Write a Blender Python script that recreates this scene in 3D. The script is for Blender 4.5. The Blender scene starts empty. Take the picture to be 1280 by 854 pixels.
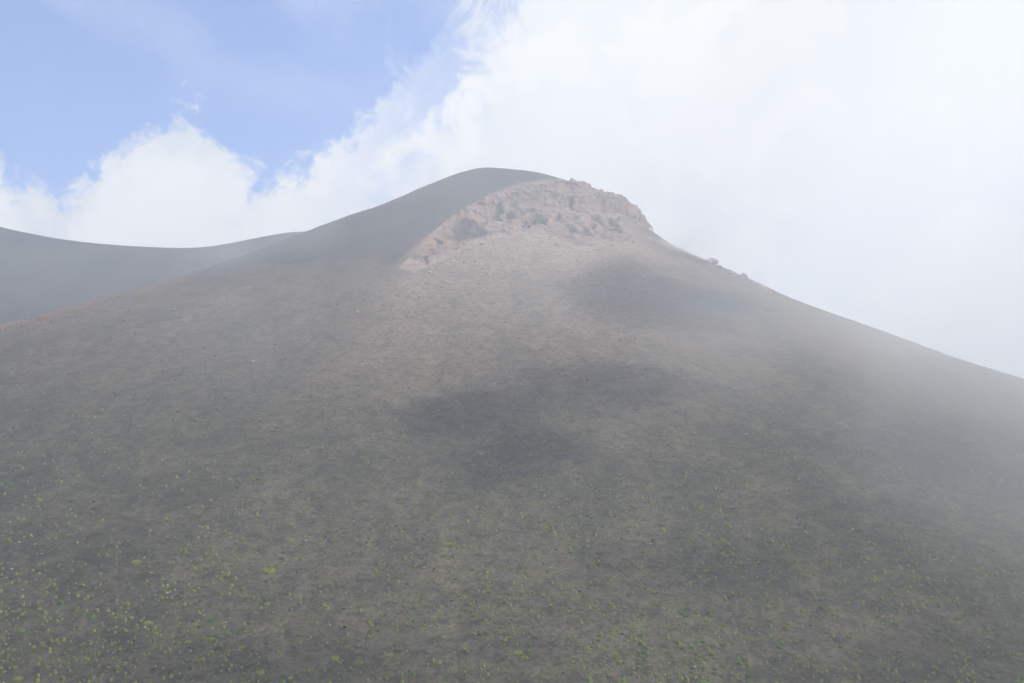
# A volcanic cone of dark ash under drifting mist: everything is real geometry, volumes and sky.
import bpy, math, random
import numpy as np
from mathutils import Vector

random.seed(7)
RNG = np.random.default_rng(11)
scene = bpy.context.scene
COL = scene.collection
R = math.radians

# ------------------------------------------------------------------ helpers
def tag(o, label=None, cat=None, group=None, kind=None):
    if label: o['label'] = label
    if cat: o['category'] = cat
    if group: o['group'] = group
    if kind: o['kind'] = kind
    return o

def link_mesh(name, V, F, mat=None, parent=None, smooth=True, attrs=None):
    """V (n,3) array, F (m,3|4) array -> one linked mesh object"""
    V = np.asarray(V, dtype=np.float32); F = np.asarray(F, dtype=np.int32)
    me = bpy.data.meshes.new(name)
    k = F.shape[1]
    me.vertices.add(len(V)); me.vertices.foreach_set('co', V.ravel())
    me.loops.add(F.size); me.loops.foreach_set('vertex_index', F.ravel())
    me.polygons.add(len(F))
    me.polygons.foreach_set('loop_start', np.arange(0, F.size, k, dtype=np.int32))
    me.polygons.foreach_set('use_smooth', np.full(len(F), smooth, dtype=bool))
    for an, arr in (attrs or {}).items():
        a = me.attributes.new(an, 'FLOAT', 'POINT')
        a.data.foreach_set('value', np.asarray(arr, dtype=np.float32).ravel())
    me.update(calc_edges=True); me.validate()
    if mat: me.materials.append(mat)
    o = bpy.data.objects.new(name, me); COL.objects.link(o)
    if parent: o.parent = parent
    return o

def grid_faces(nr, nc):
    i = np.arange(nr * nc).reshape(nr, nc)
    return np.stack([i[:-1, :-1], i[:-1, 1:], i[1:, 1:], i[1:, :-1]], -1).reshape(-1, 4)

def _hash(ix, iy, iz, seed):
    h = (ix.astype(np.int64) * 374761393 + iy.astype(np.int64) * 668265263 + iz.astype(np.int64) * 2147483647 + seed * 974711) & 0xffffffff
    h = ((h ^ (h >> 13)) * 1274126177) & 0xffffffff
    h = ((h ^ (h >> 16)) * 2246822519) & 0xffffffff
    return ((h ^ (h >> 15)) & 0xffff) / 65535.0

def vnoise(x, y, z=None, seed=0):
    x = np.asarray(x, float); y = np.asarray(y, float)
    z = np.zeros_like(x) if z is None else np.asarray(z, float)
    ix, iy, iz = np.floor(x), np.floor(y), np.floor(z)
    fx, fy, fz = x - ix, y - iy, z - iz
    fx, fy, fz = (f * f * f * (f * (f * 6 - 15) + 10) for f in (fx, fy, fz))
    r = 0
    for a in (0, 1):
        for b in (0, 1):
            for c in (0, 1):
                w = (fx if a else 1 - fx) * (fy if b else 1 - fy) * (fz if c else 1 - fz)
                r = r + w * _hash(ix + a, iy + b, iz + c, seed)
    return r * 2 - 1

def fbm(x, y, z=None, octaves=4, seed=0, ridged=False):
    a, s, t = 1.0, 0.0, 0.0
    for k in range(octaves):
        f = 2.03 ** k
        n = vnoise(x * f, y * f, None if z is None else z * f, seed + k * 17)
        if ridged: n = 1 - 2 * np.abs(n)
        s = s + a * n; t += a; a *= 0.5
    return s / t

def sstep(a, b, x):
    t = np.clip((np.asarray(x, float) - a) / (b - a), 0, 1)
    return t * t * (3 - 2 * t)

# ------------------------------------------------------------------ camera
PITCH = 10.0
FPX = 35.0 / 36.0 * 1280
cam = bpy.data.cameras.new('camera'); cam.lens = 35; cam.sensor_width = 36; cam.clip_end = 20000; cam.clip_start = 0.1
co = bpy.data.objects.new('camera', cam); COL.objects.link(co)
co.location = (0, 0, 0); co.rotation_euler = (R(90 + PITCH), 0, 0)
scene.camera = co
CP, SP = math.cos(R(PITCH)), math.sin(R(PITCH))

def ray(px, py):
    """the direction of the sight line that meets the photograph at (px, py): (x, y, z) with y = 1"""
    X = np.asarray(px, float) - 640; U = 427 - np.asarray(py, float)
    f = FPX * CP - U * SP; u = U * CP + FPX * SP
    return X / f, u / f

def project(x, y, z):
    f = y * CP + z * SP; u = -y * SP + z * CP
    return 640 + FPX * x / f, 427 - FPX * u / f

# ------------------------------------------------------------------ the cone's shape
AY = 520.0
_ax, _az = ray(604, 208.5)
AX, H = float(_ax * AY), float(_az * AY)
PHI_L, PHI_R, PHI_F = R(227), R(313), R(270)
RS = np.arange(0, 620, 2.0)

def side_profile(pts, phi):
    rr, zz = [0.0], [H]
    c, s = math.cos(phi), math.sin(phi)
    for px, py in pts:
        tx, tz = ray(px, py)
        r = (tx * AY - AX) / (c - tx * s)
        rr.append(float(r)); zz.append(float(tz * (AY + r * s)))
    sl = (zz[-1] - zz[-4]) / (rr[-1] - rr[-4])
    rr.append(700); zz.append(zz[-1] + (700 - rr[-2]) * sl)
    t = np.interp(RS, rr, zz)
    k = np.array([1, 2, 3, 2, 1.0]); k /= k.sum()
    for _ in range(3):
        t = np.convolve(np.pad(t, 2, mode='edge'), k, 'valid')
    return t

PL = side_profile([(575, 215.5), (550, 225), (520, 238), (490, 250), (460, 261), (420, 276), (380, 291), (340, 305), (270, 330), (200, 352), (130, 372), (60, 391), (0, 406)], PHI_L)
PR = side_profile([(640, 212), (670, 216), (700, 222), (725, 235), (750, 253), (775, 273), (800, 292), (830, 305), (860, 318), (900, 335), (930, 349), (960, 362), (1000, 378), (1050, 397), (1100, 415), (1150, 433), (1200, 449), (1240, 460), (1280, 472)], PHI_R)
PF = H - 0.575 * RS + 0.000115 * RS ** 2
PF[RS > 420] = (H - 0.575 * 420 + 0.000115 * 420 ** 2) - 0.47 * (RS[RS > 420] - 420)
PF = PF - 4.0 * (1 - np.exp(-RS / 15.0)) * np.exp(-RS / 60.0)

def cone_raw(x, y):
    dx, dy = x - AX, y - AY
    r = np.hypot(dx, dy)
    phi = np.mod(np.arctan2(dy, dx), 2 * np.pi)
    a = (phi - PHI_F + np.pi) % (2 * np.pi) - np.pi        # 0 at the front, + to the right
    zl, zr, zf = np.interp(r, RS, PL), np.interp(r, RS, PR), np.interp(r, RS, PF)
    t = sstep(0, R(40), np.abs(a))
    side = np.where(a > 0, zr, zl)
    back = sstep(R(110), R(180), np.abs(a))
    side = side * (1 - back) + 0.5 * (zl + zr) * back
    return zf * (1 - t) + side * t, r, a

FLOOR = -36.0
def smax(a, b, k):
    h = np.clip(0.5 + 0.5 * (a - b) / k, 0, 1)
    return b * (1 - h) + a * h + k * h * (1 - h)

def cone(x, y):
    z, r, a = cone_raw(x, y)
    # gentle rills and swells
    u = a * 90
    z = z + sstep(20, 90, r) * (1.6 * fbm(x / 70, y / 70, octaves=3, seed=3) + 0.18 * fbm(u / 3.0, r / 60, octaves=3, seed=5))
    z = z + 0.16 * fbm(u / 0.9, r / 45, octaves=3, seed=15) * sstep(25, 80, r)
    z = z + 0.26 * fbm(x / 5.0, y / 5.0, octaves=4, seed=9) * sstep(10, 40, r)
    d = np.hypot(x, y + 14)
    hill = -1.75 - 0.30 * np.maximum(d - 16, 0) + 0.25 * fbm(x / 6, y / 6, seed=21) * sstep(4, 12, d)
    z = smax(z, np.full_like(z, FLOOR) + 1.5 * fbm(x / 50, y / 50, seed=8), 8.0)
    return smax(z, hill, 2.0)

def hit(px, py, hf=None, n=500):
    """where the sight line at (px,py) meets the slope"""
    hf = hf or cone
    tx, tz = ray(px, py)
    ys = np.linspace(60, 560, n)
    z = hf(tx * ys, ys)
    below = np.nonzero(tz * ys < z)[0]
    if len(below) == 0: return None
    i = below[0]
    if i == 0: return None
    a0, a1 = ys[i - 1], ys[i]
    for _ in range(18):
        m = 0.5 * (a0 + a1)
        if tz * m < hf(np.array([tx * m]), np.array([m]))[0]: a1 = m
        else: a0 = m
    return float(tx * a1), float(a1), float(tz * a1)

# ------------------------------------------------------------------ the scarp's outline on the slope (angle a, radius r)
TOP = [(494, 329), (505, 318), (520, 305), (540, 289), (560, 273), (585, 259), (610, 247), (640, 236), (670, 231), (695, 229), (715, 232), (735, 243), (752, 256), (766, 270)]
BOT = [(500, 336), (520, 337), (545, 330), (570, 316), (600, 303), (635, 293), (665, 291), (695, 296), (715, 306), (735, 311), (755, 308), (772, 303), (784, 300)]
def edge_curve(pts):
    out = []
    for px, py in pts:
        h = hit(px, py)
        if h is None: continue
        _, r, a = cone_raw(np.array([h[0]]), np.array([h[1]]))
        out.append((float(a[0]), float(r[0])))
    out.sort()
    return np.array(out)
ET, EB = edge_curve(TOP), edge_curve(BOT)
ET = np.vstack([ET[:11], [[R(43), 70.0], [R(70), 66.0]]])
EB = np.vstack([EB, [[R(38), 103.0], [R(46), 92.5], [R(70), 87.0]]])
A0, A1 = max(ET[0, 0], EB[0, 0]), R(70)
def r_top(a): return np.interp(a, ET[:, 0], ET[:, 1])
def r_bot(a): return np.maximum(np.interp(a, EB[:, 0], EB[:, 1]), r_top(a) + 1.0)
def crag_mask(a, r):
    """1 well inside the scarp, 0 outside"""
    rt, rb = r_top(a), r_bot(a)
    m = sstep(-1.0, 2.5, r - rt) * sstep(-1.0, 3.5, rb - r)
    return m * sstep(A0 - R(1), A0 + R(3), a) * (1 - sstep(A1 - R(12), A1, a))

def ground(x, y):
    z = cone(x, y)
    dx, dy = x - AX, y - AY
    r = np.hypot(dx, dy); a = (np.arctan2(dy, dx) - PHI_F + np.pi) % (2 * np.pi) - np.pi
    return z - 9.0 * crag_mask(a, r)

# ------------------------------------------------------------------ materials
def new_mat(name):
    m = bpy.data.materials.new(name); m.use_nodes = True
    nt = m.node_tree; nt.nodes.clear()
    return m, nt

def N(nt, kind, **kw):
    n = nt.nodes.new(kind)
    for k, v in kw.items():
        if k == 'ins':
            for s, val in v.items():
                if hasattr(val, 'links') or isinstance(val, bpy.types.NodeSocket): nt.links.new(val, n.inputs[s])
                else: n.inputs[s].default_value = val
        else: setattr(n, k, v)
    return n

def math_(nt, op, a, b=None, c=None, clamp=False):
    n = nt.nodes.new('ShaderNodeMath'); n.operation = op; n.use_clamp = clamp
    for i, v in enumerate((a, b, c)):
        if v is None: continue
        if isinstance(v, bpy.types.NodeSocket): nt.links.new(v, n.inputs[i])
        else: n.inputs[i].default_value = v
    return n.outputs[0]

def mapr(nt, v, a, b, c=0.0, d=1.0, smooth=True):
    n = nt.nodes.new('ShaderNodeMapRange'); n.interpolation_type = 'SMOOTHSTEP' if smooth else 'LINEAR'
    nt.links.new(v, n.inputs[0])
    for i, k in enumerate((a, b, c, d)): n.inputs[i + 1].default_value = k
    return n.outputs[0]

def mixc(nt, f, a, b, mode='MIX'):
    n = nt.nodes.new('ShaderNodeMix'); n.data_type = 'RGBA'; n.blend_type = mode
    for sock, v in ((n.inputs[0], f), (n.inputs[6], a), (n.inputs[7], b)):
        if isinstance(v, bpy.types.NodeSocket): nt.links.new(v, sock)
        elif isinstance(v, (int, float)): sock.default_value = v
        else: sock.default_value = (*v, 1) if len(v) == 3 else v
    return n.outputs[2]

def noise_(nt, vec, scale, detail=5, rough=0.55, dist=0.0, dim='3D'):
    n = nt.nodes.new('ShaderNodeTexNoise'); n.noise_dimensions = dim
    nt.links.new(vec, n.inputs['Vector'])
    n.inputs['Scale'].default_value = scale; n.inputs['Detail'].default_value = detail
    n.inputs['Roughness'].default_value = rough; n.inputs['Distortion'].default_value = dist
    return n.outputs['Fac']

def vmap(nt, vec, scale=(1, 1, 1), rot=(0, 0, 0), loc=(0, 0, 0)):
    n = nt.nodes.new('ShaderNodeMapping'); nt.links.new(vec, n.inputs[0])
    n.inputs['Scale'].default_value = scale; n.inputs['Rotation'].default_value = rot; n.inputs['Location'].default_value = loc
    return n.outputs[0]

def finish(nt, colour, rough=0.95, bump=None, strength=0.6, distance=0.1, spec=0.15):
    b = nt.nodes.new('ShaderNodeBsdfPrincipled')
    if isinstance(colour, bpy.types.NodeSocket): nt.links.new(colour, b.inputs['Base Color'])
    else: b.inputs['Base Color'].default_value = (*colour, 1)
    b.inputs['Roughness'].default_value = rough; b.inputs['Specular IOR Level'].default_value = spec
    if bump is not None:
        bn = nt.nodes.new('ShaderNodeBump'); bn.inputs['Strength'].default_value = strength; bn.inputs['Distance'].default_value = distance
        nt.links.new(bump, bn.inputs['Height']); nt.links.new(bn.outputs[0], b.inputs['Normal'])
    o = nt.nodes.new('ShaderNodeOutputMaterial'); nt.links.new(b.outputs[0], o.inputs['Surface'])

def attr(nt, name):
    n = nt.nodes.new('ShaderNodeAttribute'); n.attribute_name = name
    return n.outputs['Fac']

def ash_material():
    m, nt = new_mat('volcanic_ash')
    p = nt.nodes.new('ShaderNodeNewGeometry').outputs['Position']
    big = noise_(nt, vmap(nt, p, (1, 1, 1.5)), 0.012, 4, 0.55, 0.6)
    mid = noise_(nt, vmap(nt, p, (1, 0.8, 0.8)), 0.11, 7, 0.66, 0.3)
    fine = noise_(nt, p, 1.3, 6, 0.7)
    grit = noise_(nt, p, 6.0, 4, 0.75)
    c = mixc(nt, mapr(nt, big, 0.36, 0.66), (0.043, 0.0420, 0.0285), (0.060, 0.0565, 0.039))
    c = mixc(nt, mapr(nt, mid, 0.42, 0.68), c, (0.069, 0.062, 0.0435))
    c = mixc(nt, math_(nt, 'MULTIPLY', mapr(nt, mid, 0.55, 0.30), 0.5), c, (0.030, 0.031, 0.025))
    c = mixc(nt, attr(nt, 'rill'), c, mixc(nt, 1.0, c, (1.2, 1.17, 1.13), 'MULTIPLY'))
    # reddish oxidised cinder on the upper left flank
    red = math_(nt, 'MULTIPLY', attr(nt, 'red'), mapr(nt, noise_(nt, vmap(nt, p, (1, .5, .6)), 0.05, 6, 0.65, 0.8), 0.34, 0.58))
    c = mixc(nt, math_(nt, 'MULTIPLY', red, 0.85), c, (0.22, 0.12, 0.075))
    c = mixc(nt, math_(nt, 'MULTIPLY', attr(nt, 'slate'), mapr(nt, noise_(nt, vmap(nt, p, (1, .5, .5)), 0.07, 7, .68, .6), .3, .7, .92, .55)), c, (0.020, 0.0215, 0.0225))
    # pinkish fan below the scarp
    fan = math_(nt, 'MULTIPLY', attr(nt, 'fan'), mapr(nt, noise_(nt, vmap(nt, p, (1, .35, .5)), 0.06, 7, 0.65, 0.5), 0.18, 0.62, 0.45, 1.0))
    c = mixc(nt, fan, c, (0.285, 0.222, 0.180))
    # grain: dark lapilli and a few pale chips
    c = mixc(nt, mapr(nt, math_(nt, 'ADD', math_(nt, 'MULTIPLY', fine, .55), math_(nt, 'MULTIPLY', noise_(nt, p, 0.42, 5, 0.7), .45)), 0.36, 0.64, 0.0, 1.0), mixc(nt, 1.0, c, (0.42, 0.42, 0.44), 'MULTIPLY'), mixc(nt, 1.0, c, (1.75, 1.7, 1.6), 'MULTIPLY'))
    c = mixc(nt, mapr(nt, grit, 0.66, 0.80, 0, 0.6), c, (0.19, 0.175, 0.16))
    h = math_(nt, 'ADD', math_(nt, 'MULTIPLY', fine, 0.5), math_(nt, 'MULTIPLY', grit, 0.25))
    h = math_(nt, 'ADD', h, mid)
    finish(nt, c, 0.96, h, 0.9, 0.55, 0.1)
    return m

def hill_material():
    m, nt = new_mat('dark_ash_ridge')
    p = nt.nodes.new('ShaderNodeNewGeometry').outputs['Position']
    big = noise_(nt, vmap(nt, p, (1, .5, .6)), 0.02, 6, 0.6, 0.5)
    fine = noise_(nt, p, 0.6, 6, 0.7)
    c = mixc(nt, mapr(nt, big, 0.35, 0.66), (0.006, 0.0085, 0.009), (0.045, 0.045, 0.038))
    c = mixc(nt, mapr(nt, fine, 0.45, 0.7, 0, 0.5), c, (0.045, 0.042, 0.036))
    finish(nt, c, 0.96, math_(nt, 'ADD', big, fine), 0.8, 0.8, 0.1)
    return m

def crag_material():
    m, nt = new_mat('oxidised_rock')
    p = nt.nodes.new('ShaderNodeNewGeometry').outputs['Position']
    a = noise_(nt, vmap(nt, p, (1, 1, 1.8)), 0.10, 7, 0.62, 0.8)
    b = noise_(nt, vmap(nt, p, (1, 1, 2.2)), 0.45, 6, 0.65, 0.4)
    f = noise_(nt, p, 2.2, 6, 0.7)
    c = mixc(nt, mapr(nt, a, 0.34, 0.62), (0.45, 0.285, 0.175), (0.33, 0.24, 0.195))
    c = mixc(nt, mapr(nt, b, 0.50, 0.70), c, (0.50, 0.36, 0.24))
    st = noise_(nt, vmap(nt, p, (.25, .25, 1.6)), 0.55, 5, 0.6, 0.6)
    c = mixc(nt, mapr(nt, st, .47, .64, 0, .75), c, (0.17, 0.12, 0.10))
    c = mixc(nt, math_(nt, 'MULTIPLY', attr(nt, 'basalt_shade'), mapr(nt, b, 0.85, 0.50)), c, (0.032, 0.031, 0.033))  # dark rock, and the painted shade of the hollows
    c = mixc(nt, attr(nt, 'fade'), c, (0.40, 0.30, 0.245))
    c = mixc(nt, mapr(nt, f, 0.40, 0.72, 0.0, 0.6), mixc(nt, 1.0, c, (0.6, 0.58, 0.57), 'MULTIPLY'), mixc(nt, 1.0, c, (1.25, 1.25, 1.25), 'MULTIPLY'))
    finish(nt, c, 0.95, math_(nt, 'ADD', b, math_(nt, 'MULTIPLY', f, 0.5)), 0.9, 0.8, 0.1)
    return m

def rock_material(name, ca, cb, scale=2.5):
    m, nt = new_mat(name)
    p = nt.nodes.new('ShaderNodeTexCoord').outputs['Object']
    a = noise_(nt, p, scale, 6, 0.65, 0.3); f = noise_(nt, p, scale * 6, 4, 0.7)
    c = mixc(nt, mapr(nt, a, 0.36, 0.64), ca, cb)
    c = mixc(nt, mapr(nt, f, 0.55, 0.75, 0, 0.5), c, tuple(v * 0.5 for v in ca))
    finish(nt, c, 0.92, math_(nt, 'ADD', a, math_(nt, 'MULTIPLY', f, 0.4)), 0.7, 0.2, 0.15)
    return m

def tuft_material(name, rnd_source):
    m, nt = new_mat(name)
    if rnd_source == 'object': rnd = nt.nodes.new('ShaderNodeObjectInfo').outputs['Random']
    else: rnd = attr(nt, 'tint')
    p = nt.nodes.new('ShaderNodeNewGeometry').outputs['Position']
    n = noise_(nt, p, 9.0, 3, 0.6)
    c = mixc(nt, rnd, (0.096, 0.172, 0.034), (0.245, 0.275, 0.052))
    c = mixc(nt, mapr(nt, math_(nt, 'FRACT', math_(nt, 'MULTIPLY', rnd, 7.3)), 0.8, 1.0, 0, 0.6), c, (0.13, 0.18, 0.075))
    c = mixc(nt, mapr(nt, n, 0.35, 0.7, 0, 0.55), mixc(nt, 1.0, c, (0.6, 0.62, 0.55), 'MULTIPLY'), mixc(nt, 1.0, c, (1.3, 1.25, 1.2), 'MULTIPLY'))
    finish(nt, c, 0.8, n, 0.5, 0.05, 0.2)
    return m

M_ASH, M_HILL, M_CRAG = ash_material(), hill_material(), crag_material()
M_PALE = rock_material('pale_stone', (0.32, 0.30, 0.27), (0.50, 0.48, 0.45))
M_OCHRE = rock_material('ochre_stone', (0.36, 0.25, 0.13), (0.52, 0.40, 0.24))
M_DARK = rock_material('dark_lava', (0.045, 0.043, 0.040), (0.095, 0.086, 0.078))
M_BOULDER = rock_material('brown_boulder', (0.34, 0.295, 0.26), (0.46, 0.40, 0.35), 1.2)
M_MOSS = rock_material('moss_mat', (0.20, 0.25, 0.045), (0.30, 0.33, 0.07), 9.0)
M_TUFT_O, M_TUFT_S = tuft_material('cushion_leaves', 'object'), tuft_material('cushion_leaves_far', 'attr')

# ------------------------------------------------------------------ mountain
def axis(segs):
    out = []
    for a, b, st in segs:
        out.append(np.arange(a, b, st))
    return np.concatenate(out + [[segs[-1][1]]])
xs = axis([(-740, -330, 10), (-330, -130, 1.6), (-130, 130, 0.9), (130, 340, 1.5), (340, 740, 10)])
ys = axis([(-140, 70, 3.5), (70, 330, 1.3), (330, 530, 0.9), (530, 640, 4), (640, 1040, 12)])
GX, GY = np.meshgrid(xs, ys)
GZ = ground(GX, GY)
_r = np.hypot(GX - AX, GY - AY); _a = (np.arctan2(GY - AY, GX - AX) - PHI_F + np.pi) % (2 * np.pi) - np.pi
PXg, PYg = project(GX, np.maximum(GY, 5), GZ)
def on_mesh(x, y):
    x = np.atleast_1d(np.asarray(x, float)); y = np.atleast_1d(np.asarray(y, float))
    i = np.clip(np.searchsorted(xs, x) - 1, 0, len(xs) - 2); j = np.clip(np.searchsorted(ys, y) - 1, 0, len(ys) - 2)
    u = (x - xs[i]) / (xs[i + 1] - xs[i]); v = (y - ys[j]) / (ys[j + 1] - ys[j])
    return (GZ[j, i] * (1 - u) + GZ[j, i + 1] * u) * (1 - v) + (GZ[j + 1, i] * (1 - u) + GZ[j + 1, i + 1] * u) * v
# pinkish debris fan shed by the scarp: starts under its lower edge and fades downhill, drifting a little
am = np.interp(_r, [40, 70, 110, 170, 240, 330], [R(6), R(6), R(2), R(-3), R(-6), R(-8)])
aw = np.interp(_r, [40, 70, 110, 170, 240, 330], [R(64), R(60), R(50), R(32), R(26), R(22)])
wob = fbm(GX / 18, GY / 30, octaves=4, seed=31) * 0.55
fan = np.clip(1 - sstep(0.55, 1.15, np.abs(_a - am) / aw + wob * 0.5), 0, 1)
fan *= np.interp(_r, [30, 60, 95, 150, 220, 320], [1, 1, .95, .72, .40, .05])
inside = sstep(-2, 2, _r - r_top(_a) + wob * 2) * sstep(A0 - R(2), A0 + R(3), _a)
fan *= inside
rim = (1 - sstep(0, 9, np.abs(_r - r_top(_a)) + wob * 5)) * sstep(A0, A0 + R(8), _a) * 0.8     # weathered lip above the scarp
fan = np.maximum(fan, rim * (1 - sstep(R(62), R(72), _a)))
rr_ = sstep(R(-25), R(-50), _a) * sstep(60, 120, _r) * (1 - sstep(300, 380, _r))
red = np.clip(rr_ + 0.25 * sstep(60, 120, _r) * (1 - sstep(250, 330, _r)), 0, 1)
u_ = _a * 90
rill = sstep(0.05, 0.6, fbm(u_ / 1.6, _r / 70, octaves=4, seed=131)) * sstep(-.2, .5, fbm(u_ / 14, _r / 60, seed=133)) * sstep(40, 110, _r)
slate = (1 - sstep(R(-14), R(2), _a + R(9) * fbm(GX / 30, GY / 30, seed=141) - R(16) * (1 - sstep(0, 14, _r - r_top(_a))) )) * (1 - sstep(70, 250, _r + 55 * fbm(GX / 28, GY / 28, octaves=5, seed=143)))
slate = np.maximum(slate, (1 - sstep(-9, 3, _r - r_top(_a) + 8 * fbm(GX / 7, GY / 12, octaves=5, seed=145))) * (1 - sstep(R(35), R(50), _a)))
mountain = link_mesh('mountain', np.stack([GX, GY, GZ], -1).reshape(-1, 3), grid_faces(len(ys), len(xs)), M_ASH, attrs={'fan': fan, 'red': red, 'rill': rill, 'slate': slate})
tag(mountain, 'dark grey brown volcanic cone of bare ash filling the view', 'mountain', kind='structure')

# the scarp, a part of the mountain
na, nr_ = 460, 110
aa = np.linspace(A0 - R(1), A1, na); vv = np.linspace(0, 1, nr_)
AAg, VVg = np.meshgrid(aa, vv)
rt, rb = r_top(AAg), r_bot(AAg)
RR = (rt - 2.5) + (rb - rt + 8.0) * VVg
RR = RR + VVg ** 2 * 11 * fbm(AAg * 22, np.zeros_like(AAg), octaves=4, seed=46) - (1 - VVg) ** 2 * 3.0 * fbm(AAg * 35, np.zeros_like(AAg) + 4, octaves=4, seed=47)
RR = RR + 1.6 * fbm(AAg * 30, VVg * 2, seed=44) * np.sin(np.pi * VVg)
CX, CY = AX + RR * np.sin(AAg), AY - RR * np.cos(AAg)
CZ = cone(CX, CY)
e = 0.5
nx = -(cone(CX + e, CY) - cone(CX - e, CY)) / (2 * e); ny = -(cone(CX, CY + e) - cone(CX, CY - e)) / (2 * e)
nl = np.sqrt(nx ** 2 + ny ** 2 + 1); nx, ny, nz = nx / nl, ny / nl, 1 / nl
wide = np.clip((rb - rt) / 14.0, 0.15, 1.3)
edge = sstep(0, 0.10, VVg) * sstep(0, 0.18, 1 - VVg) * sstep(A0 - R(1), A0 + R(3), AAg) * (1 - sstep(A1 - R(14), A1, AAg))
hollow = -np.interp(VVg, [0, .08, .2, .45, .7, 1], [-.5, -.6, 0.6, 1.7, 1.4, 0]) * wide
rid = fbm(CX / 9, CY / 9, CZ / 7, octaves=5, seed=50, ridged=True)
blk = fbm(CX / 3.2, CY / 3.2, CZ / 2.4, octaves=4, seed=57)
blk = np.round(blk * 4) / 4 * 0.6 + blk * 0.4
alc = fbm(CX / 14 + 3, CY / 14, CZ / 11, octaves=3, seed=63)
rightw = sstep(R(28), R(42), AAg)
# the dark hollows one sees in the scarp, each at its place on the slope
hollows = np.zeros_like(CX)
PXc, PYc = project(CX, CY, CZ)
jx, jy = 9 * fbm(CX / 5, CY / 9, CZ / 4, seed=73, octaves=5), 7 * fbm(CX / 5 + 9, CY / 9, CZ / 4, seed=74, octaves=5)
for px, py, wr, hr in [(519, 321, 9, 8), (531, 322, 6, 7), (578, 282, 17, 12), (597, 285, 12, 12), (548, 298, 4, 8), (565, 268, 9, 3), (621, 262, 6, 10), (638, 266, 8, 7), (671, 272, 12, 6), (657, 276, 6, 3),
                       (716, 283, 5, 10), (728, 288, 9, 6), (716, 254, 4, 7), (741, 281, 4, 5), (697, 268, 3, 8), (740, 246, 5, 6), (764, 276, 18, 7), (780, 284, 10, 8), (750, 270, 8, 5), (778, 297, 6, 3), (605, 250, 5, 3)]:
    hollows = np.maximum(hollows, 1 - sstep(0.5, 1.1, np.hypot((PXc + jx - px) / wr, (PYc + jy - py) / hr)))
bump = sstep(65, 82, RR) * (1 - sstep(89, 92, RR)) * sstep(R(18), R(46), AAg)
disp = edge * (hollow + 1.5 * rid * (1 - .5 * rightw) + 1.5 * blk * (1 - .35 * rightw) - 3.2 * hollows * (0.7 + 0.6 * rid) - 0.8 * sstep(0.15, 0.5, alc) + 0.8 * rightw * (0.7 + 0.3 * rid)) - 0.7 * (1 - edge)
up = bump * (4.8 + 1.5 * blk) * (1 - sstep(R(56), R(70), AAg)) * sstep(0, .06, 1 - VVg) + edge * rightw * 0.3 * blk
basalt_shade = np.clip(0.95 * hollows + 0.55 * sstep(0.2, 0.5, alc) * edge + 0.8 * sstep(0.22, 0.5, fbm(CX / 5, CY / 5, CZ / 4, octaves=4, seed=71)) * edge, 0, 1)  # random dark rock patches, plus shade painted into hollows, alcoves and under the overhang
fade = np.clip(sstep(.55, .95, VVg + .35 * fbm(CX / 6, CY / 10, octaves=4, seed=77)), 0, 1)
over = 3.5 * sstep(75, 85, RR) * (1 - sstep(90, 94, RR)) * rightw * (1 + .5 * blk)
CVv = np.stack([CX + nx * disp + over, CY + ny * disp - 0.9 * np.abs(blk) * edge, CZ + nz * disp + up], -1).reshape(-1, 3)
crag = link_mesh('crag', CVv, grid_faces(nr_, na), M_CRAG, parent=mountain, attrs={'basalt_shade': basalt_shade, 'fade': fade})
crag['label'] = 'eroded orange and grey rock scarp below the summit'

# ------------------------------------------------------------------ ridge behind on the left
RIDGE = [(-320, 120), (-200, 185), (-110, 240), (-50, 268), (0, 284), (45, 294), (85, 301), (130, 306), (180, 309.5), (240, 311.5), (270, 309), (310, 301), (350, 293), (372, 290), (400, 290), (440, 296), (520, 310), (600, 340)]
YR = 600.0
rx, rz = zip(*[(float(ray(px, py)[0] * YR), float(ray(px, py)[1] * YR)) for px, py in RIDGE])
hx = np.arange(-700, -20, 3.0); hy = np.arange(380, 960, 4.0)
HX, HY = np.meshgrid(hx, hy)
zr_ = np.interp(HX, rx, np.minimum(rz, 222))
k = np.ones(9) / 9
zr_ = np.apply_along_axis(lambda v: np.convolve(np.pad(v, 4, mode='edge'), k, 'valid'), 1, zr_)
dyr = HY - YR
HZ = zr_ - 0.52 * (np.sqrt(dyr ** 2 + 36) - 6) + (1.6 * fbm(HX / 45, HY / 60, octaves=4, seed=80) + 1.2 * fbm(HX / 9, HY / 30, octaves=3, seed=85)) * sstep(4, 40, np.abs(dyr))
HZ = np.maximum(HZ, -30)
hill = link_mesh('hill', np.stack([HX, HY, HZ], -1).reshape(-1, 3), grid_faces(len(hy), len(hx)), M_HILL)
tag(hill, 'hazy grey ridge with a low saddle behind the cone', 'hill', kind='structure')

# ------------------------------------------------------------------ rocks
def ico(sub=2):
    import bmesh
    bm = bmesh.new(); bmesh.ops.create_icosphere(bm, subdivisions=sub, radius=1.0)
    V = np.array([v.co[:] for v in bm.verts]); F = np.array([[v.index for v in f.verts] for f in bm.faces]); bm.free()
    return V, F
def rock_shape(seed, sub=3, rough=0.34, planes=9):
    V, F = ico(sub)
    rg = np.random.default_rng(seed)
    for _ in range(planes):                                # chip flat faces off the ball
        n = rg.normal(size=3); n /= np.linalg.norm(n); d = rg.uniform(0.45, 0.85)
        over = np.maximum(V @ n - d, 0)
        V = V - over[:, None] * n * 0.92
    s = 1 + rough * 0.5 * fbm(V[:, 0] * 1.6 + seed, V[:, 1] * 1.6, V[:, 2] * 1.6, octaves=4, seed=seed)
    return V * s[:, None], F
ROCKS = [rock_shape(100 + i, 2 if i > 2 else 3) for i in range(6)]
_rock_mesh = {}
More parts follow.
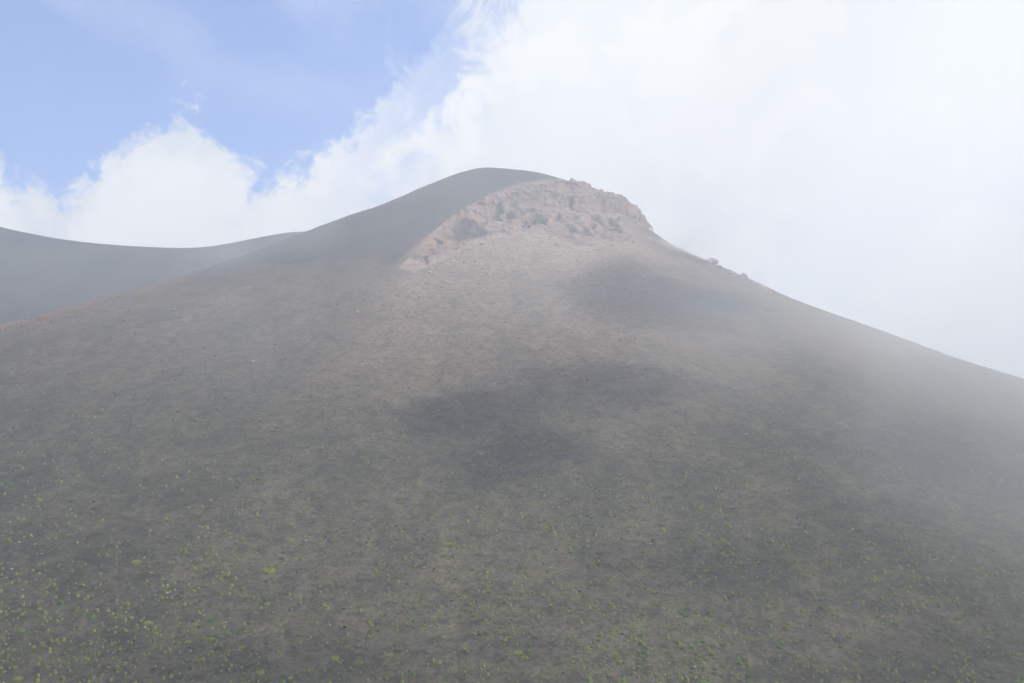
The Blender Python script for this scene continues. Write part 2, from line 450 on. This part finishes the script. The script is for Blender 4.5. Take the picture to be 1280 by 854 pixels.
def put_rock(loc, size, mat, label, group=None, shape=None, sq=(1, .85, .62), sink=0.35, rot=None, name='rock', cat='rock'):
    i = random.randrange(6) if shape is None else shape
    key = (i, mat.name)
    rg = random.random() * 6.28 if rot is None else rot
    if key not in _rock_mesh:
        V, F = ROCKS[i]
        o = link_mesh(name, V, F, mat, smooth=False); _rock_mesh[key] = o.data
    else:
        o = bpy.data.objects.new(name, _rock_mesh[key]); COL.objects.link(o)
    o.scale = (size / 2 * sq[0], size / 2 * sq[1], size / 2 * sq[2]); o.rotation_euler = (random.uniform(-.3, .3), random.uniform(-.3, .3), rg)
    o.location = (loc[0], loc[1], loc[2] + size / 2 * sq[2] * (1 - 2 * sink))
    return tag(o, label, cat, group)
def px_size(h, px): return px * math.sqrt(h[0] ** 2 + h[1] ** 2 + h[2] ** 2) / FPX
def rock_at(px, py, wpx, mat, label, group=None, **kw):
    h = hit(px, py, on_mesh)
    if h is None: return None
    return put_rock(h, px_size(h, wpx), mat, label, group, **kw)

rock_at(723, 326, 6.5, M_OCHRE, 'yellow ochre block lying alone on the debris below the scarp', shape=0, sq=(.9, .8, .8))
rock_at(712, 315, 3, M_OCHRE, 'small ochre stone just above the yellow block', shape=3)
rock_at(752, 297, 6, M_OCHRE, 'flat ochre slab at the foot of the grey overhang', shape=1, sq=(1, .7, .4))
rock_at(446, 391, 7, M_OCHRE, 'pale orange outcrop lump, lower of two on the upper slope', shape=2, sq=(1, .8, .7))
rock_at(459, 387, 5, M_OCHRE, 'pale orange outcrop lump, upper of two on the upper slope', shape=4, sq=(1, .8, .6))
rock_at(471, 367, 6, M_BOULDER, 'brown outcrop above the two orange lumps', shape=1, sq=(1, .7, .5))
rock_at(316, 452, 6, M_PALE, 'flat pale slab alone on the brown mid slope', shape=1, sq=(1, .6, .4))
rock_at(218, 387, 5, M_PALE, 'pale stone high on the left flank near its crest', shape=0)
rock_at(421, 381, 4.5, M_DARK, 'black stone left of the orange outcrop lumps', shape=5)
rock_at(297, 610, 4.5, M_DARK, 'dark stone above the white stone on the lower left slope', shape=3)
rock_at(263, 626, 4.2, M_PALE, 'bright white stone among green cushions on the left slope', shape=4)
rock_at(97, 679, 4.0, M_PALE, 'white stone with a green cushion at its side', shape=2)
rock_at(700, 416, 4.2, M_PALE, 'white stone on the pinkish mid slope, left of a smaller one', shape=3)
rock_at(733, 425, 3.0, M_PALE, 'smaller white stone right of another on the pinkish slope', shape=5)
rock_at(933, 543, 3.6, M_PALE, 'white stone alone on the hazy slope right of centre', shape=0)
rock_at(895, 611, 4.0, M_PALE, 'white stone on the right slope above the darkest ash', shape=1)
rock_at(886, 669, 3.6, M_PALE, 'white stone on the right lower slope among faint tufts', shape=2)
rock_at(868, 541, 3.0, M_PALE, 'tiny white stone left of the lone hazy one', shape=3)
rock_at(1189, 462, 4.5, M_PALE, 'pale stone just below the right hand crest', shape=4)
rock_at(566, 592, 3.6, M_PALE, 'white stone at the lower edge of the cloud shadow', shape=0)
rock_at(613, 675, 3.2, M_PALE, 'white stone below the middle of the slope', shape=5)
rock_at(830, 761, 3.8, M_PALE, 'pale stone low on the slope among green cushions', shape=1)
rock_at(881, 362, 3.0, M_PALE, 'pale stone in the dark ash below the steaming crest', shape=2)
rock_at(947, 369, 2.6, M_PALE, 'small pale stone close under the right crest', shape=3)

def on_profile(px, py, side=+1, back=6.0):
    """a point on the crest whose outline passes (px,py)"""
    tx, tz = ray(px, py); phi = PHI_R if side > 0 else PHI_L
    r = (tx * AY - AX) / (math.cos(phi) - tx * math.sin(phi))
    x, y = AX + r * math.cos(phi), AY + r * math.sin(phi)
    x, y = x * (1 + back / y), y + back
    return x, y, float(on_mesh(np.array([x]), np.array([y]))[0])
for px, py, w, sq, m, lab in [
    (852, 314, 10, (1, .8, .45), M_BOULDER, 'brown block on the right crest, nearest to the scarp'),
    (889, 329, 27, (1, .7, .50), M_BOULDER, 'long flat boulder veiled by steam on the right crest'),
    (912, 341, 12, (1, .8, .60), M_BOULDER, 'smaller boulder between the flat and the round boulder'),
    (929, 347, 17, (1, .9, .95), M_BOULDER, 'round boulder standing out against the sky on the right crest'),
    (958, 361, 10, (1, .8, .50), M_BOULDER, 'low boulder on the crest beyond the round one')]:
    p = on_profile(px, py); put_rock(p, px_size(p, w) * .82, m, lab, sq=sq, sink=0.42, shape=random.randrange(3), rot=random.uniform(-.4, .4), name='boulder', cat='boulder')
for k in range(40):
    px = random.uniform(835, 975)
    p = on_profile(px, float(np.interp(px, [835, 900, 975], [305, 334, 367])), 1, random.uniform(-5, 3))
    put_rock(p, random.uniform(1.0, 3.8), M_BOULDER, 'small pale rock in the string of rubble on the right crest', 'rubble on the right crest')
for k in range(64):
    px = random.uniform(990, 1275) if k < 40 else random.uniform(20, 560)
    side = 1 if px > 600 else -1
    p = on_profile(px, float(np.interp(px, [0, 130, 270, 380, 460, 550, 960, 1050, 1150, 1280], [406, 374, 332, 292, 263, 226, 363, 398, 434, 474])), side, random.uniform(-2, 3))
    put_rock(p, random.uniform(0.3, 1.2), M_DARK, 'small dark stone breaking the smooth outline of the crest', 'dark stones along the crest', name='stone', cat='stone')

for k in range(46):
    px = random.uniform(505, 800); yb_ = float(np.interp(px, [p_[0] for p_ in BOT], [p_[1] for p_ in BOT]))
    h = hit(px, yb_ + random.uniform(-3, 26) * random.random(), on_mesh, 300)
    if h is None: continue
    put_rock(h, random.uniform(.4, 1.9), random.choice([M_BOULDER, M_BOULDER, M_OCHRE, M_DARK]), 'fallen block on the debris at the foot of the scarp', 'fallen blocks below the scarp')
pale_n = dark_n = 0
for k in range(170):
    py = 360 + 480 * random.random() ** 0.9; px = random.uniform(5, 1275)
    if px > 820 and random.random() < 0.45: continue
    h = hit(px, py, on_mesh, 160)
    if h is None: continue
    if random.random() < 0.36:
        put_rock(h, random.uniform(0.22, 0.48) * (0.7 + h[1] / 500), M_PALE, 'small pale stone lying loose on the ash slope', 'small pale stones on the slope', name='stone', cat='stone')
    else:
        put_rock(h, random.uniform(0.35, 0.8) * (0.7 + h[1] / 500), M_DARK, 'small dark lava stone lying loose on the ash slope', 'small dark stones on the slope', name='stone', cat='stone')

# ------------------------------------------------------------------ cushion plants
def cushion(seed, nu=12, nv=4, leaves=110, hgt=0.62, lobes=3):
    """a low dome of uneven lobes (radius 1) bristling with small leaves"""
    rg = np.random.default_rng(seed)
    cs = [(0, 0, 1.0)] + [(math.cos(t) * .55, math.sin(t) * .55, rg.uniform(.4, .7)) for t in rg.uniform(0, 6.28, lobes)]
    def top(x, y):
        h = -0.15
        for cx, cy, rr in cs:
            q = 1 - ((x - cx) ** 2 + (y - cy) ** 2) / (rr * rr * .85)
            h = max(h, math.sqrt(q) * hgt * (0.5 + 0.5 * rr) if q > 0 else -0.15)
        return h
    V, F = [], []
    V.append((0, 0, top(0, 0)))
    for j in range(1, nv + 1):
        for i in range(nu):
            t = 6.2832 * i / nu + j * .2; rr = j / nv * rg.uniform(.85, 1.12)
            x, y = math.cos(t) * rr, math.sin(t) * rr
            V.append((x, y, top(x, y) * rg.uniform(.85, 1.1) if j < nv else -0.12))
    for i in range(nu):
        F.append((0, 1 + i, 1 + (i + 1) % nu))
        for j in range(nv - 1):
            a, b = 1 + j * nu + i, 1 + j * nu + (i + 1) % nu; c, d = a + nu, b + nu
            F += [(a, c, d), (a, d, b)]
    for _ in range(leaves):
        t, rr = rg.uniform(0, 6.28), math.sqrt(rg.uniform(0, 1)) * 1.02
        x, y = math.cos(t) * rr, math.sin(t) * rr; z = max(top(x, y), 0.0)
        d = np.array([x * .8, y * .8, .7]) + rg.normal(size=3) * .35; d /= np.linalg.norm(d)
        s = np.cross(d, rg.normal(size=3)); s /= np.linalg.norm(s) + 1e-6
        L = rg.uniform(.14, .28); b = np.array([x, y, z - .04])
        k = len(V)
        V += [tuple(b - s * .05), tuple(b + s * .05), tuple(b + d * L)]
        F.append((k, k + 1, k + 2))
    return np.array(V), np.array(F)

PROTO = [cushion(300 + i) for i in range(6)]
PATCH = [cushion(400 + i, 18, 5, 420, hgt, 7) for i, hgt in enumerate((.30, .36, .42))]
FAR = [cushion(350 + i, 7, 2, 10) for i in range(5)]

def lean(x, y):
    e = 0.8
    gx = (on_mesh(np.array([x + e]), np.array([y])) - on_mesh(np.array([x - e]), np.array([y])))[0] / (2 * e)
    gy = (on_mesh(np.array([x]), np.array([y + e])) - on_mesh(np.array([x]), np.array([y - e])))[0] / (2 * e)
    return Vector((-gx * .75, -gy * .75, 1)).normalized()

_patch_mesh = {}
def put_plant(name, loc, rx_, ry_, hz, mesh_key, VF, label, cat, group=None, mat=M_TUFT_O):
    if mesh_key not in _patch_mesh:
        o = link_mesh(name, VF[0], VF[1], mat, smooth=False); _patch_mesh[mesh_key] = o.data
    else:
        o = bpy.data.objects.new(name, _patch_mesh[mesh_key]); COL.objects.link(o)
    q = Vector((0, 0, 1)).rotation_difference(lean(loc[0], loc[1]))
    o.rotation_mode = 'QUATERNION'
    from mathutils import Quaternion
    o.rotation_quaternion = q @ Quaternion((0, 0, 1), 0.0 if rx_ != ry_ else random.random() * 6.28)
    o.scale = (rx_, ry_, hz); o.location = loc
    return tag(o, label, cat, group)

for i, (px, py, wpx, lab) in enumerate([
    (338, 714, 17, 'largest yellow green cushion patch, oval and alone on the lower left slope'),
    (171, 703, 12, 'yellow green oval patch left of the largest patch'),
    (186, 780, 12, 'two lobed green patch below the left oval one'),
    (245, 781, 8, 'small round bright patch right of the two lobed one'),
    (264, 799, 9, 'dull brownish green patch below the small round bright one'),
    (235, 803, 9, 'ragged green patch left of the dull brownish one'),
    (326, 841, 12, 'green patch close to the bottom edge below the largest patch'),
    (23, 849, 11, 'dark green patch in the bottom left corner'),
    (562, 681, 13, 'thin yellow green patch lying above the middle of the plant belt'),
    (419, 823, 11, 'flat yellow green patch low on the slope left of centre'),
    (487, 819, 9, 'upright green patch low on the slope near the centre'),
    (648, 817, 13, 'long green patch low on the slope right of centre'),
    (708, 741, 9, 'slanting yellow green patch right of centre'),
    (716, 750, 8, 'green patch just below the slanting one'),
    (302, 810, 7, 'narrow green patch right of the dull brownish one')]):
    h = hit(px, py, on_mesh)
    w = px_size(h, wpx) / 2
    put_plant('cushion_patch', h, w, w * random.uniform(.75, .95), w * .75, ('patch', i % 3), PATCH[i % 3], lab, 'plant', mat=M_MOSS)

# scatter: candidates over the belt, thinned by a clumpy density that fades uphill
pts = []
n_c = 270000
cx_ = RNG.uniform(-260, 300, n_c); cy_ = RNG.uniform(92, 330, n_c)
cz_ = on_mesh(cx_, cy_)
ppx, ppy = project(cx_, cy_, cz_)
clump = fbm(cx_ / 22, cy_ / 22, octaves=4, seed=91) + 0.6 * fbm(cx_ / 5, cy_ / 5, octaves=2, seed=95)
dens = np.interp(ppy, [400, 450, 520, 580, 640, 700, 760, 854, 950], [0, .015, .07, .14, .23, .31, .37, .44, .44])
dens *= np.interp(ppx, [-50, 0, 300, 640, 900, 1150, 1280, 1330], [.85, .85, .9, 1.15, 1.25, 1.15, 1.1, 1.1])
dens *= np.clip(0.92 + 0.9 * clump, 0.15, 2.0)
keep = (RNG.uniform(0, 1, n_c) < dens * 1.0)
cx_, cy_, cz_, ppx, ppy = cx_[keep], cy_[keep], cz_[keep], ppx[keep], ppy[keep]
size = 0.115 + 0.26 * RNG.beta(1.1, 3.6, len(cx_)) * 1.5
size *= np.interp(ppy, [480, 640, 854], [0.85, 0.92, 0.98])
app = size / np.hypot(cx_, cy_)
inframe = (ppx > 4) & (ppx < 1276) & (ppy < 850)
order = np.argsort(-(app * inframe))
near = set(order[:285].tolist())
for j in order[:285]:
    k = int(j) % 6; s = float(size[j])
    put_plant('cushion_plant', (float(cx_[j]), float(cy_[j]), float(cz_[j])), s, s, s * random.uniform(1.1, 1.6), ('tuft', k), PROTO[k],
              'small green cushion plant growing on bare ash low on the slope', 'plant', 'green cushion plants on the ash')
rest = np.array([j for j in range(len(cx_)) if j not in near])
Vs, Fs, Ts, off = [], [], [], 0
gx = (on_mesh(cx_ + .8, cy_) - on_mesh(cx_ - .8, cy_)) / 1.6; gy = (on_mesh(cx_, cy_ + .8) - on_mesh(cx_, cy_ - .8)) / 1.6
for j in rest:
    V, F = FAR[j % 5]
    t = random.random() * 6.28; c, s_ = math.cos(t), math.sin(t)
    w = size[j]
    X, Y = (V[:, 0] * c - V[:, 1] * s_) * w, (V[:, 0] * s_ + V[:, 1] * c) * w
    Z = V[:, 2] * w * 1.4 + gx[j] * X + gy[j] * Y
    Vs.append(np.stack([X + cx_[j], Y + cy_[j], Z + cz_[j]], -1)); Fs.append(F + off); off += len(V)
    Ts.append(np.full(len(V), random.random()))
tufts = link_mesh('ground_cover', np.concatenate(Vs), np.concatenate(Fs), M_TUFT_S, smooth=False, attrs={'tint': np.concatenate(Ts)})
tag(tufts, 'thousands of tiny green cushions dotting the ash slope', 'ground cover', kind='stuff')
print('tufts', len(cx_), 'rest', len(rest))

# loose lapilli too many to count
n_g = 42000
gxp = RNG.uniform(-250, 280, n_g); gyp = RNG.uniform(92, 430, n_g)
keep = RNG.uniform(0, 1, n_g) < np.clip(.5 + fbm(gxp / 25, gyp / 25, seed=120), .05, 1)
gxp, gyp = gxp[keep], gyp[keep]; gzp = on_mesh(gxp, gyp)
BV, BF = ico(1); Vs, Fs, Ts, off = [], [], [], 0
for j in range(len(gxp)):
    s = 0.045 + 0.17 * random.random() ** 3 * (0.8 + gyp[j] / 320)
    V = BV * np.array([random.uniform(.7, 1.2), random.uniform(.7, 1.2), random.uniform(.45, .8)]) * (1 + .25 * RNG.normal(size=(len(BV), 1))) * s
    Vs.append(V + np.array([gxp[j], gyp[j], gzp[j] + s * .15])); Fs.append(BF + off); off += len(V); Ts.append(np.full(len(V), random.random()))
mg, ntg = new_mat('loose_lapilli')
t = attr(ntg, 'tint')
cg = mixc(ntg, mapr(ntg, t, 0.0, .82), (.034, .032, .030), (.095, .083, .070)); cg = mixc(ntg, mapr(ntg, t, .86, .97), cg, (.30, .28, .25))
finish(ntg, cg, .95)
tag(link_mesh('gravel', np.concatenate(Vs), np.concatenate(Fs), mg, smooth=False, attrs={'tint': np.concatenate(Ts)}), 'loose dark lava gravel strewn over the slope', 'gravel', kind='stuff')

# ------------------------------------------------------------------ sun, sky
SUN_EL, SUN_AZ = 58.0, 75.0            # azimuth measured from straight ahead (+Y) towards the right (+X)
sd = Vector((math.sin(R(SUN_AZ)) * math.cos(R(SUN_EL)), math.cos(R(SUN_AZ)) * math.cos(R(SUN_EL)), math.sin(R(SUN_EL))))
sl = bpy.data.lights.new('sun', 'SUN'); sl.energy = 4.0; sl.angle = R(0.5); sl.color = (1.0, 0.955, 0.90)
so = bpy.data.objects.new('sun', sl); COL.objects.link(so); so.location = (0, 0, 400)
so.rotation_euler = (-sd).to_track_quat('-Z', 'Y').to_euler()

w = bpy.data.worlds.new('World'); scene.world = w; w.use_nodes = True
nt = w.node_tree; nt.nodes.clear()
SKY_K = 0.15
sky = nt.nodes.new('ShaderNodeTexSky'); sky.sky_type = 'NISHITA'; sky.sun_disc = False
sky.sun_elevation = R(SUN_EL); sky.sun_rotation = R(SUN_AZ); sky.altitude = 2500; sky.air_density = 1.0; sky.dust_density = 0.6; sky.ozone_density = 1.6
d = nt.nodes.new('ShaderNodeTexCoord').outputs['Generated']
sep = nt.nodes.new('ShaderNodeSeparateXYZ'); nt.links.new(d, sep.inputs[0])
az = math_(nt, 'MULTIPLY', math_(nt, 'ARCTAN2', sep.outputs[0], sep.outputs[1]), 180 / math.pi)
el = math_(nt, 'MULTIPLY', math_(nt, 'ARCSINE', sep.outputs[2]), 180 / math.pi)
def azel(px, py):
    tx, tz = ray(px, py)
    return math.degrees(math.atan(tx)), math.degrees(math.atan2(tz, math.sqrt(1 + tx * tx)))
BANK = [(0, 205), (30, 216), (72, 238), (110, 207), (160, 172), (200, 146), (222, 132), (244, 132), (264, 154), (290, 190), (340, 230), (372, 214), (400, 182), (430, 152), (470, 132), (500, 88), (535, 62), (565, 10), (590, -60)]
fc = nt.nodes.new('ShaderNodeFloatCurve')
cm = fc.mapping; cv = cm.curves[0]
X0, X1, E1 = -180.0, 180.0, 90.0
cpts = [(-180, 15), (-120, 12), (-60, 17), (-40, 12)] + [azel(*q) for q in BANK] + [(5, 44), (12, 70), (60, 85), (120, 70), (165, 30), (180, 15)]
cpts = [((a - X0) / (X1 - X0), max(e_, 0) / E1) for a, e_ in cpts]
while len(cv.points) < len(cpts): cv.points.new(0.5, 0.5)
for q, (a, b) in zip(cv.points, cpts): q.location = (a, b); q.handle_type = 'VECTOR'
cm.use_clip = False; cm.update()
# warp the azimuth that the outline is read at, so the bank's edge billows
wv = noise_(nt, d, 11, 5, 0.6); wv2 = noise_(nt, vmap(nt, d, loc=(7, 3, 1)), 30, 6, 0.62, 0.3)
az_w = math_(nt, 'ADD', az, math_(nt, 'ADD', math_(nt, 'MULTIPLY', math_(nt, 'SUBTRACT', wv, .5), 3.0), math_(nt, 'MULTIPLY', math_(nt, 'SUBTRACT', wv2, .5), 2.2)))
nt.links.new(math_(nt, 'DIVIDE', math_(nt, 'SUBTRACT', az_w, X0), X1 - X0), fc.inputs['Value'])
bank = math_(nt, 'MULTIPLY', fc.outputs[0], E1)
puff = noise_(nt, vmap(nt, d, loc=(2, 9, 4)), 26, 8, 0.60, 0.6)
wisp = noise_(nt, vmap(nt, d, loc=(5, 1, 8)), 14, 8, 0.62, 1.4)
F_ = math_(nt, 'SUBTRACT', bank, el)
F_ = math_(nt, 'ADD', F_, math_(nt, 'MULTIPLY', math_(nt, 'SUBTRACT', puff, .5), 6.0))
fray = noise_(nt, vmap(nt, d, loc=(8, 2, 6)), 85, 6, .62, .8)
F_ = math_(nt, 'ADD', F_, math_(nt, 'MULTIPLY', math_(nt, 'SUBTRACT', fray, .5), 3.0))
tight = mapr(nt, F_, -0.5, 1.3)
loose = math_(nt, 'MULTIPLY', mapr(nt, math_(nt, 'ADD', F_, math_(nt, 'MULTIPLY', math_(nt, 'SUBTRACT', wisp, .5), 26.0)), -2.0, 9.0), 1.0)
right = mapr(nt, az, -13, -4)
n_mix = nt.nodes.new('ShaderNodeMix'); n_mix.data_type = 'FLOAT'
nt.links.new(right, n_mix.inputs[0]); nt.links.new(tight, n_mix.inputs[2])
nt.links.new(math_(nt, 'MAXIMUM', math_(nt, 'MULTIPLY', tight, .34), loose), n_mix.inputs[3])
alpha = n_mix.outputs[0]
veil = math_(nt, 'MULTIPLY', mapr(nt, noise_(nt, vmap(nt, d, (1, 1, 1.6), loc=(1, 4, 2)), 5.0, 5, .55, .6), .42, .75), math_(nt, 'MULTIPLY', mapr(nt, el, 19, 28), .34))
alpha = math_(nt, 'MAXIMUM', alpha, veil)
shade = noise_(nt, vmap(nt, d, loc=(3, 3, 3)), 7, 6, .55, .5)
bright = mapr(nt, math_(nt, 'ADD', shade, math_(nt, 'MULTIPLY', math_(nt, 'SUBTRACT', puff, .5), .45)), .36, .62)
bright = math_(nt, 'MAXIMUM', bright, math_(nt, 'MULTIPLY', mapr(nt, az, -10, 4), mapr(nt, el, 10, 22, .35, .8)))
ccol = mixc(nt, bright, tuple(v / SKY_K for v in (.51, .555, .615)), tuple(v / SKY_K for v in (.715, .715, .705)))
skyc = mixc(nt, 1.0, sky.outputs[0], (0.74, 0.92, 1.16), 'MULTIPLY')
final = mixc(nt, alpha, skyc, ccol)
bg = nt.nodes.new('ShaderNodeBackground'); nt.links.new(final, bg.inputs[0]); bg.inputs[1].default_value = SKY_K
ow = nt.nodes.new('ShaderNodeOutputWorld'); nt.links.new(bg.outputs[0], ow.inputs[0])

# ------------------------------------------------------------------ air: one even box of haze, drifting mist, passing clouds
HAZE = 0.0010
def box(name, lo, hi, mat):
    V = [(x, y, z) for x in (lo[0], hi[0]) for y in (lo[1], hi[1]) for z in (lo[2], hi[2])]
    F = [(0, 1, 3, 2), (4, 6, 7, 5), (0, 4, 5, 1), (2, 3, 7, 6), (0, 2, 6, 4), (1, 5, 7, 3)]
    return link_mesh(name, V, F, mat, smooth=False)
mh, nth = new_mat('haze_air')
pv = nth.nodes.new('ShaderNodeVolumePrincipled'); pv.inputs['Color'].default_value = (.87, .93, 1.0, 1); pv.inputs['Density'].default_value = HAZE; pv.inputs['Anisotropy'].default_value = 0.2
oh = nth.nodes.new('ShaderNodeOutputMaterial'); nth.links.new(pv.outputs[0], oh.inputs['Volume'])
tag(box('haze', (-760, -160, -42), (760, 1060, 232), mh), 'thin pale haze in the air round the whole mountain', 'haze', kind='stuff')

V_ELL, F_ELL = ico(3)
def puff_volume(name, loc, radii, dens, label, cat, kind, nscale, lo=.38, hi=.62, rotz=0, power=1.5, group=None, tilt=0, core=.25):
    m, n_ = new_mat(name + '_vapour')
    tc = n_.nodes.new('ShaderNodeTexCoord').outputs['Object']
    ln = n_.nodes.new('ShaderNodeVectorMath'); ln.operation = 'LENGTH'; n_.links.new(tc, ln.inputs[0])
    fall = math_(n_, 'POWER', math_(n_, 'SUBTRACT', 1.0, math_(n_, 'MULTIPLY', ln.outputs['Value'], ln.outputs['Value']), clamp=True), power)
    p = n_.nodes.new('ShaderNodeNewGeometry').outputs['Position']
    nz_ = noise_(n_, p, nscale, 4, .55, .4)
    dn = math_(n_, 'MULTIPLY', math_(n_, 'MULTIPLY', mapr(n_, math_(n_, 'ADD', nz_, math_(n_, 'MULTIPLY', math_(n_, 'SUBTRACT', fall, .6), core)), lo, hi), fall), dens)
    v = n_.nodes.new('ShaderNodeVolumePrincipled'); v.inputs['Color'].default_value = (.96, .97, .98, 1); v.inputs['Anisotropy'].default_value = 0.2
    n_.links.new(dn, v.inputs['Density'])
    o_ = n_.nodes.new('ShaderNodeOutputMaterial'); n_.links.new(v.outputs[0], o_.inputs['Volume'])
    o = link_mesh(name, V_ELL, F_ELL, m); o.location = loc; o.scale = radii; o.rotation_euler = (tilt, 0, rotz)
    return tag(o, label, cat, group, kind)

def shadow_cloud(px, py, wpx, hpx, dens, alt, label, ns=.02, rotz=0.0):
    h = Vector(hit(px, py, on_mesh)); t = (alt - h.z) / sd.z
    c = h + sd * t
    rx_ = px_size(h, wpx) / 2
    top = hit(px, py - hpx / 2, on_mesh); bot = hit(px, py + hpx / 2, on_mesh)
    ry_ = 0.5 * math.hypot(top[1] - bot[1], 0)
    print('cloud', label, c[:], rx_, ry_, 'elev', math.degrees(math.atan2(c.z - 8, math.hypot(c.x, c.y + ry_))))
    return puff_volume('cloud', c, (rx_, ry_, 12), dens, label, 'cloud', 'stuff', ns, .30, .52, rotz=rotz, power=0.8, core=.40)

CLOUDS = True
if CLOUDS:
    shadow_cloud(585, 512, 250, 78, .14, 262, 'small low cloud drifting above the middle of the slope', .04)
    shadow_cloud(745, 482, 320, 80, .10, 262, 'small low cloud drifting right of the middle of the slope', .04)
    shadow_cloud(650, 570, 200, 100, .09, 260, 'smaller cloud shred hanging below the middle cloud', .04)
    shadow_cloud(835, 368, 360, 80, .20, 262, 'small low cloud drifting above the right shoulder', .03)
    shadow_cloud(1190, 565, 330, 120, .13, 258, 'thin low cloud drifting over the right flank', .025)
    shadow_cloud(900, 700, 420, 110, .04, 250, 'thin ragged cloud drifting over the lower right slope', .035)
    shadow_cloud(250, 830, 640, 110, .04, 246, 'thin ragged cloud drifting over the lower left slope', .03)

puff_volume('mist', (110, 262, 45), (250, 130, 80), .0048, 'broad drifting mist over the middle and right slope', 'mist', 'stuff', .012, .30, .72, power=1.0)
puff_volume('mist', (100, 160, 10), (60, 70, 60), .0060, 'mist bank rising over the lower right slope', 'mist', 'stuff', .02, .36, .68, power=1.0)
puff_volume('mist', (-95, 352, 104), (62, 42, 34), .0042, 'mist wisp crossing the left flank', 'mist', 'stuff', .035, .40, .64, power=1.0)
puff_volume('mist', (-70, 440, 150), (80, 50, 45), .0016, 'mist wisp clinging to the dark upper left flank', 'mist', 'stuff', .02, .34, .66, power=1.0)
puff_volume('steam', (76, 416, 116), (42, 16, 13), .034, 'pale steam hanging about the boulders on the right crest', 'steam', 'stuff', .06, .34, .62, power=1.0, rotz=-.75)

# ------------------------------------------------------------------ render settings
vs = scene.view_settings; vs.view_transform = 'Standard'; vs.look = 'None'; vs.exposure = 0.5; vs.gamma = 1.0; vs.use_curve_mapping = False
scene.render.engine = 'CYCLES'
cy = scene.cycles
cy.use_denoising = True
try: cy.denoiser = 'OPENIMAGEDENOISE'; cy.denoising_input_passes = 'RGB_ALBEDO_NORMAL'
except Exception: pass
cy.max_bounces = 4; cy.diffuse_bounces = 2; cy.glossy_bounces = 1; cy.transmission_bounces = 1; cy.volume_bounces = 1
cy.use_adaptive_sampling = True; cy.adaptive_threshold = 0.01
cy.volume_step_rate = 1.5; cy.volume_max_steps = 256
cy.sample_clamp_indirect = 8.0
